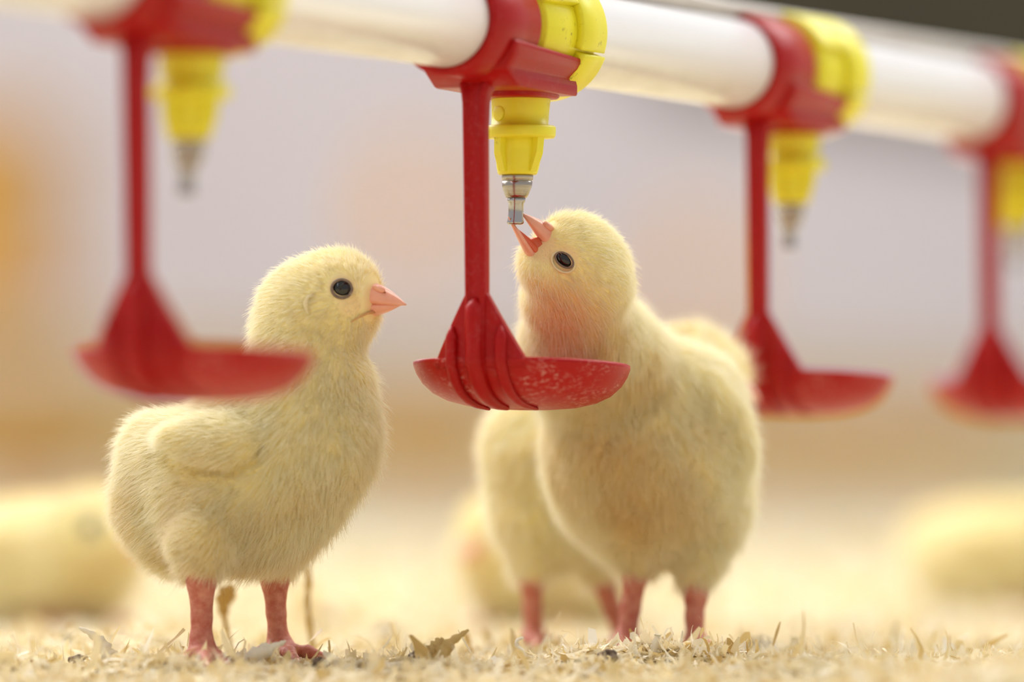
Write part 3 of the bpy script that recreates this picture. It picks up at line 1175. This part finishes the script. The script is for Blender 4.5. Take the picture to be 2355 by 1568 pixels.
# ---- the drinking chick, seen from the front, head thrown up to the nipple
def drinking_chick():
    base = np.array([W(1500, 1090, 54)[0], 54, 0])
    root = thing('chick', base, 'yellow chick stretching its head up to drink from the steel nipple', 'chick', 'yellow chicks on the litter')
    S = lambda px, py, d, r: ('sph', W(px, py, d), r)
    C = lambda p0, r0, p1, r1: ('cap', W(*p0), r0, W(*p1), r1)
    fe = [(S(1500, 1060, 56, 20.5), 6), (S(1408, 1010, 46, 14.5), 7), (S(1490, 1150, 57, 14.2), 6), (S(1395, 1118, 50, 10.5), 6),
          (S(1590, 1150, 60, 12.5), 6), (S(1545, 1060, 66, 15.5), 6), (S(1585, 925, 58, 11.5), 6), (S(1480, 900, 50, 12.5), 7),
          (C((1345, 850, 38), 11.6, (1330, 740, 23), 9.8), 6), (S(1385, 760, 28, 7.6), 5), (S(1425, 815, 38, 9.0), 7), (S(1290, 770, 28, 7.0), 5), (S(1265, 690, 15, 5.6), 4),
          (S(1334, 602, 10, 9.4), 4), (S(1356, 655, 14, 8.8), 5), (S(1306, 568, 7.5, 6.2), 4), (S(1266, 634, 8, 5.0), 4), (S(1240, 596, 6.5, 3.6), 3), (S(1234, 616, 4.0, 2.0), 2.2), (S(1246, 628, 4.0, 3.0), 2.5),
          (C((1610, 1210, 58), 8.0, (1606, 1280, 55), 4.8), 4.5), (C((1606, 1275, 55), 4.6, (1602, 1312, 54), 2.9), 3),
          (C((1470, 1230, 58), 7.0, (1466, 1275, 56), 4.0), 4)]
    wr = frame(W(1690, 1060, 52) - W(1590, 870, 48), (0, -1, 0.2))
    fe.append((('ell', W(1645, 975, 48), (13.5, 6.5, 4.0), wr), 1.8))
    al, ar = np.array([G(1440, 52)[0], 52, 3.3]), np.array([G(1600, 50)[0], 50, 3.3])
    tl = [G(1380, 42), G(1430, 34), G(1490, 42), G(1450, 64)]
    tr_ = [G(1545, 40), G(1600, 32), G(1655, 40), G(1605, 62)]
    legs = chain([W(1464, 1255, 56), W(1462, 1320, 55), W(1450, 1400, 54), W(1441, 1465, 53), al], [3.3, 3.0, 2.35, 2.5, 3.2], 1.2)
    legs += chain([W(1603, 1290, 54), W(1600, 1372, 53), W(1597, 1420, 52), W(1599, 1475, 51), ar], [3.0, 2.7, 2.2, 2.4, 3.2], 1.2)
    legs += toes(al, 2.8, tl) + toes(ar, 2.8, tr_)
    eye_c = W(1298, 597, 1.4)

    def stain(V):
        s = np.clip(0.5 + 0.6 * snoise(V, SST), 0, 1)
        s2 = np.clip(0.5 + 0.7 * snoise(V, SN2[1]), 0, 1)
        ctr = W(1450, 1090, 36)
        br = np.exp(-((V[:, 0] - ctr[0]) / 17) ** 2 - ((V[:, 2] - ctr[2]) / 24) ** 2) * sstep(10, -10, V[:, 1] - 50)
        c2 = W(1370, 830, 26)
        nk = np.exp(-((V[:, 0] - c2[0]) / 10) ** 2 - ((V[:, 2] - c2[2]) / 9) ** 2) * sstep(10, -12, V[:, 1] - 36)
        return 0.05 * s + 0.62 * br * (0.3 + 0.35 * s + 0.45 * s2) + 0.3 * nk * (0.2 + 0.8 * s2)

    ob, V, Q, leg, face, st = make_body(root, fe, legs, 0.62, stain, [(W(1298, 597, 0), 4.2), (W(1250, 575, 2), 4.5)])
    eye_d = surf_depth(V, 1298, 597)
    eye_c = W(1298, 597, eye_d + 0.9)
    beak_c = W(1240, 560, 6)

    def flow(P):
        away = P - beak_c
        dist = np.linalg.norm(away, axis=1)
        wgt = 1 - sstep(16, 38, dist)
        c0 = W(1470, 950, 50)
        out = P - c0
        out[:, 2] = 0
        out /= np.linalg.norm(out, axis=1)[:, None] + 1e-6
        bodyf = np.array([0, 0, -1.0])[None, :] + out * 0.35
        return away / (dist[:, None] + 1e-6) * wgt[:, None] + bodyf * (1 - wgt)[:, None]

    def lf(P):
        d = np.linalg.norm(P - W(1325, 610, 8), axis=1)
        return 0.6 + 0.4 * sstep(11, 26, d)

    add_down(root, V, Q, leg, face, 105000, 3.6, flow, st, 0.044, 4, 2, lf, bare=[(eye_c, 2.4), (W(1258, 535, 4), 3.0), (W(1244, 576, 4), 2.2)])
    # half-closed eye
    rot = frame((1, 0, -0.75), (0, 1, 0))
    v, f = sphere(eye_c, 1.95, 20, 12, (1.25, 0.8, 0.72), rot)
    mesh_obj('eye', v, f, M['eye'], root)
    v, f = ring_torus(W(1298, 598, eye_d - 0.2), (-0.1, -1, 0.1), 2.35, 0.26, 0.62, tilt=-0.64)
    mesh_obj('eyelid', v, f, M['lid'], root)
    v, f = ring_torus(W(1295, 603, eye_d + 0.05), (-0.1, -1, 0.05), 2.85, 0.3, 0.74, tilt=-0.64)
    mesh_obj('eyelid', v, f, M['lid_pale'], root)
    v, f = sphere(W(1320, 590, 17.5), 2.2, 16, 10)
    mesh_obj('eye', v, f, M['eye'], root)
    # open beak round the trigger pin
    upv = nrm(W(1330, 520, 5) - W(1230, 590, 5))
    ub = horn(root, 'upper_beak', W(1270, 560, 6.0), W(1203, 487, 0.6), upv, 3.5, 2.9, 1.8, 0.5, pw=(0.9, 1.4, 1.3), n=18, m=20)
    lb = horn(root, 'lower_beak', W(1250, 620, 7.5), W(1165, 502, -2.6), upv, 3.2, 0.9, 1.7, -0.5, pw=(0.9, 1.6, 1.3), n=18, m=20)
    horn(root, 'tongue', W(1242, 590, 5.0), W(1186, 524, 0.2), upv, 2.3, 1.3, 0.9, 0.0, mat='mouth', pw=(0.5, 1.6, 1.2))
    poly = [(1240, 545), (1214, 548), (1209, 562), (1226, 588), (1243, 601), (1252, 584), (1250, 562)]
    v, f = loft([[W(x + 0.12 * (1240 - x), y + 0.12 * (575 - y), 2.3) for x, y in poly], [W(x, y, 3.2) for x, y in poly], [W(x, y, 6.6) for x, y in poly]], True, True)
    mesh_obj('gape', v, f, M['mouth'], root)
    v, f = sphere(W(1260, 520, 2.7), 1.25, 14, 8, (1.3, 0.7, 0.9), rot)
    mesh_obj('nostril', v, f, M['beak'], ub)
    v, f = sphere(W(1250, 524, 2.3), 0.5, 12, 8, (1.5, 0.6, 0.7), rot)
    mesh_obj('nostril_opening', v, f, M['nostril'], ub)
    claws(root, al, tl)
    claws(root, ar, tr_)
    return root


# ---- chick behind the drinking one, facing right
def hidden_chick():
    base = np.array([W(1400, 1090, 110)[0], 110, 0])
    root = thing('chick', base, 'yellow chick half hidden behind the drinking chick, beak pointing right', 'chick', 'yellow chicks on the litter')
    S = lambda px, py, d, r: ('sph', W(px, py, d), r)
    C = lambda p0, r0, p1, r1: ('cap', W(*p0), r0, W(*p1), r1)
    fe = [(S(1400, 1090, 112, 16.5), 6), (S(1285, 1110, 108, 13.5), 7), (S(1218, 1050, 106, 9.0), 7), (S(1235, 1180, 108, 9.5), 6), (S(1290, 1205, 108, 10), 6),
          (S(1190, 1000, 106, 6), 5), (S(1300, 1000, 110, 12), 7),
          (S(1520, 1050, 112, 14.5), 7), (S(1430, 1190, 112, 11.5), 6),
          (C((1575, 970, 108), 11.5, (1590, 880, 104), 10), 6), (S(1588, 848, 102, 9.6), 4), (S(1640, 872, 101, 7.2), 4), (S(1668, 885, 100, 4.5), 3),
          (C((1235, 1200, 104), 8, (1228, 1285, 104), 4.2), 3.5), (C((1400, 1210, 114), 7.5, (1378, 1290, 113), 4.2), 3.5)]
    wr = frame(W(1200, 1020, 96) - W(1380, 1010, 94), (0, 0.1, 1))
    fe.append((('ell', W(1290, 1030, 96), (11, 4, 6), wr), 1.8))
    a1, a2 = np.array([G(1225, 104)[0], 104, 3.2]), np.array([G(1440, 112)[0], 112, 3.2])
    t1 = [G(1290, 92), G(1240, 88), G(1190, 96), G(1215, 116)]
    t2 = [G(1500, 100), G(1450, 94), G(1400, 102), G(1430, 124)]
    legs = chain([W(1228, 1275, 104), W(1224, 1330, 104), W(1224, 1400, 104), W(1228, 1455, 104), a1], [3.2, 3.0, 2.3, 2.4, 3.1], 1.2)
    legs += chain([W(1378, 1280, 113), W(1384, 1330, 113), W(1408, 1400, 112), W(1432, 1455, 112), a2], [3.2, 2.9, 2.3, 2.4, 3.1], 1.2)
    legs += toes(a1, 2.7, t1) + toes(a2, 2.7, t2)
    ob, V, Q, leg, face, st = make_body(root, fe, legs, 0.8, lambda V: 0.12 * np.clip(0.5 + snoise(V, SST), 0, 1), [(W(1640, 860, 93), 4.5), (W(1690, 890, 98), 5)])
    hc_ = W(1670, 880, 100)

    def flow(P):
        away = P - hc_
        dist = np.linalg.norm(away, axis=1)
        wgt = 1 - sstep(14, 34, dist)
        return away / (dist[:, None] + 1e-6) * wgt[:, None] + np.array([-0.6, 0.1, -0.8])[None, :] * (1 - wgt)[:, None]

    add_down(root, V, Q, leg, face, 26000, 4.0, flow, st, 0.09, 4, 3)
    v, f = sphere(W(1645, 862, 94.6), 2.2, 16, 10)
    mesh_obj('eye', v, f, M['eye'], root)
    v, f = sphere(W(1650, 862, 108.5), 2.2, 16, 10)
    mesh_obj('eye', v, f, M['eye'], root)
    horn(root, 'upper_beak', W(1690, 888, 100), W(1752, 918, 97), (0.4, 0, 1), 3.2, 2.9, 1.1, 0.6)
    horn(root, 'lower_beak', W(1685, 904, 100), W(1738, 922, 97.5), (0.4, 0, 1), 2.8, 0.8, 1.7, -0.3)
    claws(root, a1, t1)
    claws(root, a2, t2)
    return root


# ---- resting chick (facing +x, at the origin) for the background
def resting_chick(label):
    root = thing('chick', (0, 0, 0), label, 'chick', 'yellow chicks on the litter')
    v3 = lambda *a: np.array(a, float)
    fe = [(('ell', v3(0, 0, 18), (24, 18, 16.5), np.eye(3)), 6), (('sph', v3(-16, 0, 19), 13), 7), (('sph', v3(15, 0, 20), 13.5), 7), (('sph', v3(-26, 0, 24), 6), 6),
          (('cap', v3(15, 0, 22), 11, v3(22, 0, 26), 9.8), 6), (('sph', v3(25, 0, 27), 9.6), 4), (('sph', v3(30, 0, 26), 8), 4), (('sph', v3(34, 0, 24.5), 5), 3)]
    for s in (-1, 1):
        fe.append((('ell', v3(-3, 15.5 * s, 22), (12, 4, 7), frame((1, 0.12 * s, 0.15), (0, 0, 1))), 1.8))
    tips = {s: [v3(26, 9 * s, 1.2), v3(24, 15 * s, 1.2), v3(25, 3 * s, 1.2)] for s in (-1, 1)}
    legs = []
    for s in (-1, 1):
        legs += chain([v3(4, 9 * s, 5), v3(14, 9 * s, 2.6)], [3.4, 2.8], 1.2) + toes(v3(14, 9 * s, 2.6), 2.4, tips[s])
    ob, V, Q, leg, face, st = make_body(root, fe, legs, 0.95, lambda V: 0.15 * np.clip(0.5 + snoise(V, SST), 0, 1), [(v3(30, -8.5, 28), 4), (v3(30, 8.5, 28), 4), (v3(38, 0, 24), 4)])
    hc_ = v3(34, 0, 26)

    def flow(P):
        away = P - hc_
        dist = np.linalg.norm(away, axis=1)
        wgt = 1 - sstep(14, 34, dist)
        return away / (dist[:, None] + 1e-6) * wgt[:, None] + np.array([-0.8, 0, -0.5])[None, :] * (1 - wgt)[:, None]

    add_down(root, V, Q, leg, face, 12000, 4.0, flow, st, 0.12, 4, 4, bare=[(v3(30.5, 8.6, 28), 4.2), (v3(30.5, -8.6, 28), 4.2)])
    for s in (-1, 1):
        v, f = sphere((30.5, 8.6 * s, 28), 2.6, 16, 10)
        mesh_obj('eye', v, f, M['eye'], root)
    horn(root, 'upper_beak', (37, 0, 24.5), (45.5, 0, 22.5), (0, 0, 1), 3.4, 3.0, 1.1, 0.6)
    horn(root, 'lower_beak', (36.5, 0, 23), (44, 0, 22.2), (0, 0, 1), 2.9, 0.8, 1.8, -0.3)
    return root


left_chick()
drinking_chick()
hidden_chick()
rest = resting_chick('blurred resting chick behind the left chick, at the left picture edge')


def on_litter(px, d, sink=1.0):
    p = G(px, d)
    return np.array([p[0], d, float(ground([p[0]], [d])[0]) - sink])


rest.location = on_litter(105, 340) / 1000
rest.rotation_euler = (0, 0, math.radians(-48))
rest.scale = (1.08,) * 3
copy_thing(rest, on_litter(1265, 330), math.radians(238), 'blurred resting chick seen beneath the in-focus drip cup', scale=1.05)
copy_thing(rest, on_litter(2300, 560), math.radians(-35), 'blurred resting chick at the right picture edge', scale=1.02)

# ------------------------------------------------------------------ litter: shavings
def shaving_mesh(N, xr, yr, ln, wd, seed, upright=0.1, density=None, lift=1.2):
    r = np.random.default_rng(seed)
    x = r.uniform(*xr, N * (3 if density else 1))
    y = r.uniform(*yr, len(x))
    if density:
        keep = r.random(len(x)) < density(x, y)
        x, y = x[keep][:N], y[keep][:N]
    n = len(x)
    z = ground(x, y) + r.uniform(-0.3, lift, n)
    L = r.uniform(*ln, n) * r.choice([0.5, 1.0, 1.4], n, p=[0.4, 0.45, 0.15])
    Wd = r.uniform(*wd, n) * r.choice([0.45, 1.0, 1.5], n, p=[0.35, 0.5, 0.15])
    az = r.uniform(0, 6.283, n)
    el = r.normal(0, 0.2, n)
    up = r.random(n) < upright
    el[up] = r.uniform(0.5, 1.3, up.sum())
    roll = r.normal(0, 0.6, n)
    curl = r.normal(0, 0.9, n) / L
    K = 6
    ts = np.linspace(-0.5, 0.5, K)
    f0 = np.stack([np.cos(az) * np.cos(el), np.sin(az) * np.cos(el), np.sin(el)], 1)
    s0 = np.stack([-np.sin(az), np.cos(az), np.zeros(n)], 1)
    u0 = np.cross(f0, s0)
    s1 = s0 * np.cos(roll)[:, None] + u0 * np.sin(roll)[:, None]
    u1 = np.cross(f0, s1)
    ss = ts[None, :] * L[:, None]
    ph = curl[:, None] * ss * 2.2
    cen = np.stack([x, y, z], 1)[:, None, :] + f0[:, None, :] * (ss * np.sinc(ph / np.pi))[..., None] + u1[:, None, :] * (ss * (1 - np.cos(ph)) / np.where(np.abs(ph) < 1e-4, 1, ph))[..., None]
    cen[up] += np.array([0, 0, 1.0]) * (L[up] * 0.22)[:, None, None]
    tw = r.normal(0, 0.9, n)
    ang_ = tw[:, None] * ts[None, :] * 2
    side = s1[:, None, :] * np.cos(ang_)[..., None] + u1[:, None, :] * np.sin(ang_)[..., None]
    wprof = np.array([0.75, 0.95, 1, 0.95, 0.85, 0.55])[None, :] * r.uniform(0.45, 1.3, (n, K)) * Wd[:, None] * 0.5
    va = cen + side * wprof[..., None]
    vb = cen - side * (wprof * r.uniform(0.6, 1.2, (n, K)))[..., None]
    V = np.stack([va, vb], 2).reshape(-1, 3)
    base = (np.arange(n) * K * 2)[:, None, None]
    q = np.array([[2 * i, 2 * i + 1, 2 * i + 3, 2 * i + 2] for i in range(K - 1)])[None]
    Q = (base + q).reshape(-1, 4)
    tone = np.repeat(np.clip(r.beta(1.6, 1.0, n), 0, 1), K * 2)
    return V, Q, tone


def litter(name, label, chunks):
    Vs, Qs, Ts, o = [], [], [], 0
    for V, Q, T in chunks:
        Vs.append(V)
        Qs.append(Q + o)
        Ts.append(T)
        o += len(V)
    ob = mesh_obj(name, np.vstack(Vs), np.vstack(Qs), M['shaving'], None, attrs={'tone': np.concatenate(Ts)}, smooth=True)
    tag(ob, label, 'litter', None, 'stuff')
    return ob


litter('wood_shavings', 'loose pale wood shavings strewn over the barn floor', [
    shaving_mesh(11000, (-150, 155), (-190, 60), (4, 13), (0.9, 3.5), 5, 0.03),
    shaving_mesh(13000, (-150, 155), (-150, 60), (3, 11), (0.25, 1.0), 15, 0.06, lift=2.2),
    shaving_mesh(9000, (-170, 180), (60, 330), (4, 10), (1.0, 3.0), 6, 0.07),
    shaving_mesh(9000, (-420, 420), (330, 1600), (8, 22), (2.5, 7), 8, 0.08, lift=2.5),
    shaving_mesh(9000, (-520, 520), (-620, 340), (5, 14), (1.2, 3.8), 10, 0.01),
    shaving_mesh(500, (25, 52), (-8, 16), (3, 9), (0.8, 2.6), 9, 0.2),
])


def ribbon(name, pts, widths, tone, label, cat='shaving', group='single shavings on the litter', thick=0.22, mat='shaving'):
    P = np.array([W(*p) for p in pts])
    # resample smoothly
    n = 14
    tt = np.linspace(0, 1, len(P))
    ti = np.linspace(0, 1, n)
    C_ = np.stack([np.interp(ti, tt, P[:, i]) for i in range(3)], 1)
    for _ in range(2):
        C_[1:-1] = 0.25 * C_[:-2] + 0.5 * C_[1:-1] + 0.25 * C_[2:]
    wi = np.interp(ti, np.linspace(0, 1, len(widths)), widths)
    T = np.gradient(C_, axis=0)
    T /= np.linalg.norm(T, axis=1)[:, None]
    view = np.array([0.15, -1, 0.3])
    rings = []
    for i in range(n):
        s_ = nrm(np.cross(T[i], nrm(view + 0.5 * np.array([math.sin(i * 0.6), 0, 0]))))
        u_ = np.cross(s_, T[i])
        j = 1 + 0.25 * math.sin(i * 2.3 + pts[0][0])
        w_ = wi[i] * 0.5 * j
        rings.append([C_[i] + s_ * w_ + u_ * thick, C_[i] - s_ * w_ + u_ * thick * 0.6, C_[i] - s_ * w_ - u_ * thick, C_[i] + s_ * w_ - u_ * thick * 0.7])
    v, f = loft(rings, True, True)
    o = P[0].copy()
    ob = mesh_obj(name, v, f, M[mat], None, o, attrs={'tone': np.full(len(v), tone)})
    return tag(ob, label, cat, group)


ribbon('wood_shaving', [(548, 1521, -16), (585, 1507, -16), (612, 1496, -16), (632, 1484, -16), (648, 1480, -16), (657, 1473, -16)], [1.6, 3.4, 3.6, 1.4, 1.2, 0.5], 0.9,
       'ragged pale wood shaving sticking up before the left chick\'s far foot')
ribbon('wood_shaving', [(1207, 1512, -6), (1203, 1496, -6), (1188, 1486, -6), (1186, 1474, -6), (1196, 1468, -6), (1204, 1466, -6)], [1.0, 0.9, 0.8, 0.8, 0.7, 0.4], 1.0,
       'thin white curled wood shaving standing beside the red leg under the cup')
ribbon('wood_shaving', [(252, 1510, -6), (236, 1482, -6), (212, 1458, -6), (182, 1443, -6)], [4.0, 3.2, 1.6, 0.5], 0.85,
       'pointed pale wood shaving leaning left in front of the resting chick')
ribbon('wood_shaving', [(1637, 1516, -8), (1648, 1504, -8), (1660, 1490, -8)], [1.4, 1.5, 1.2], 0.5,
       'stubby yellow wood chip upright right of the litter heap')
ribbon('wood_shaving', [(1924, 1540, -16), (1916, 1526, -16), (1908, 1514, -16), (1890, 1506, -16)], [1.2, 1.1, 1.0, 0.5], 0.95,
       'bent white wood shaving at the right end of the sharp litter')
ribbon('wood_shaving', [(1502, 1502, -4), (1506, 1484, -4), (1511, 1465, -4), (1512, 1458, -4)], [2.2, 1.8, 1.2, 1.6], 0.9,
       'white frayed wood shaving on top of the heap below the drinking chick')
ribbon('wood_shaving', [(1568, 1500, -2), (1566, 1475, -2), (1570, 1450, -2)], [0.8, 0.6, 0.3], 0.9,
       'hair-thin upright splinter on the heap below the drinking chick')
ribbon('wood_shaving', [(722, 1508, 70), (712, 1440, 70), (704, 1380, 70), (712, 1330, 70), (702, 1296, 70)], [1.6, 1.6, 1.8, 1.6], 0.1,
       'blurred tan wood strip standing upright right of the left chick\'s legs')
ribbon('wood_shaving', [(536, 1345, 62), (520, 1366, 62), (512, 1388, 62), (516, 1420, 62), (534, 1508, 62)], [2.0, 5.0, 3.4, 1.2, 0.8], 0.0,  # orange leg of a chick behind, built as a ribbon
       'blurred amber wood flake seen between the left chick\'s legs')
for i, (pts, w_, lab) in enumerate([
        ([(985, 1515, -12), (1000, 1496, -12), (1012, 1478, -12), (1022, 1470, -12)], [3, 4, 3.2, 1.0], 'broad brown-edged straw fragment leaning beside the dark dropping'),
        ([(1000, 1522, -14), (1022, 1500, -14), (1036, 1475, -14), (1058, 1462, -14), (1078, 1448, -14)], [2.0, 3.6, 2.4, 1.4, 0.6], 'long frayed straw fragment rising to the right beside the dark dropping'),
        ([(878, 1532, -14), (905, 1520, -14), (935, 1515, -14), (952, 1516, -14)], [0.6, 1.2, 1.0, 0.6], 'thin dry straw strip lying left of the dark dropping')]):
    ribbon('straw_fragment', pts, w_, 0.12, lab, 'straw', 'straw scraps on the litter')

for px, py, d, r_, lab in ((737, 1543, -24, 1.5, 'small crumbly dark dropping below the left chick\'s far foot'),
                           (964, 1509, -14, 1.9, 'grey dropping caught against the frayed straw in the centre'),
                           (1399, 1530, -14, 1.9, 'dark dropping in the litter under the drinking chick'),
                           (1749, 1482, 95, 2.2, 'blurred dark dropping right of the drinking chick\'s feet'),
                           (745, 1444, 330, 3.0, 'blurred dropping farther back right of the left chick'),
                           (888, 1474, 190, 2.4, 'blurred dropping on the bright litter between the two standing chicks'),
                           (178, 1482, 10, 1.6, 'little dark dropping in the shavings at the far left')):
    c_ = W(px, py, d)
    gz = float(ground([c_[0]], [d])[0]) + r_ * 0.7 + 0.8
    c_[2] = min(max(c_[2], gz), gz + 1.5)
    v, f = sphere((0, 0, 0), r_, 18, 12, (1.1, 0.95, 0.9))
    k_ = make_sines(int(px), 12, 1.7)
    v = v * (1 + 0.26 * snoise(v, k_))[:, None] * np.array([1.1, 1, 0.9])
    ob = mesh_obj('dropping', v + c_, f, M['dropping'], None, c_ - np.array([0, 0, r_ * 0.8]))
    tag(ob, lab, 'dropping', 'droppings on the litter')


# ------------------------------------------------------------------ far background: feed pans and hanging feeders
def feed_pan(label):
    root = thing('feed_pan', (0, 0, 0), label, 'feeder', 'orange feed pans on the floor')
    v, f = revolve([(0.1, 8), (120, 8), (155, 55), (165, 60), (168, 56), (158, 48), (125, 0), (0.1, 0)], 40)
    mesh_obj('pan', v, f, M['orange'], root)
    v, f = revolve([(0.1, 190), (32, 190), (36, 186), (42, 120), (78, 40), (74, 40), (38, 118), (0.1, 118)], 32)
    mesh_obj('cone', v, f, M['orange'], root)
    for k in range(10):
        q = k * 2 * math.pi / 10
        path = [(r * math.cos(q), r * math.sin(q), z) for r, z in ((38, 165), (75, 150), (120, 110), (160, 58))]
        v, f = tube(path, [3.5] * 4, 8)
        mesh_obj('spoke', v, f, M['orange'], root)
    return root


def bucket(label):
    root = thing('hanging_feeder', (0, 0, 0), label, 'feeder', 'hanging orange feeders')
    v, f = revolve([(0.1, 0), (120, 0), (150, 20), (165, 60), (160, 62), (140, 40), (118, 46), (128, 330), (132, 340), (60, 372), (0.1, 376)], 40)
    mesh_obj('drum', v, f, M['orange'], root)
    v, f = tube([(0, 0, 370), (0, 0, 900), (0, 0, 2600)], [4, 4, 4], 8)
    mesh_obj('cord', v, f, M['galv'], root)
    q = np.linspace(0, math.pi, 14)
    v, f = tube([(130 * math.cos(x), 0, 330 + 90 * math.sin(x)) for x in q], [4] * 14, 8)
    mesh_obj('handle', v, f, M['galv'], root)
    return root


def far(px, dist, z=0.0):
    return np.array([(px - 1177.5) / 14000 * dist, dist - D, z])


fp = feed_pan('blurred orange feed pan far behind, beyond the left picture edge chick')
first = far(60, 10500)
fp.location = first / 1000
for (px, dist), lab in zip(((505, 11600), (985, 12500), (1400, 13400), (1790, 14300), (2120, 15200)),
                           ('blurred orange feed pan far behind the left chick', 'blurred orange feed pan seen between the two standing chicks',
                            'blurred orange feed pan far behind the drinking chick', 'blurred orange feed pan far behind the right-hand drinker',
                            'most distant blurred orange feed pan at the right')):
    copy_thing(fp, far(px, dist), 0, lab)
bk_ = bucket('blurred orange feeder drum hanging at the far left')
bk_.location = far(-15, 10500, 300) / 1000
copy_thing(bk_, far(950, 24000, 900), 0, 'faint distant orange feeder drum hanging left of the in-focus stem')
copy_thing(bk_, far(1600, 26000, 700), 0, 'faint distant orange feeder drum hanging right of the drinking chick\'s head')

for ob in bpy.data.objects:
    if 'base_mm' in ob:
        del ob['base_mm']
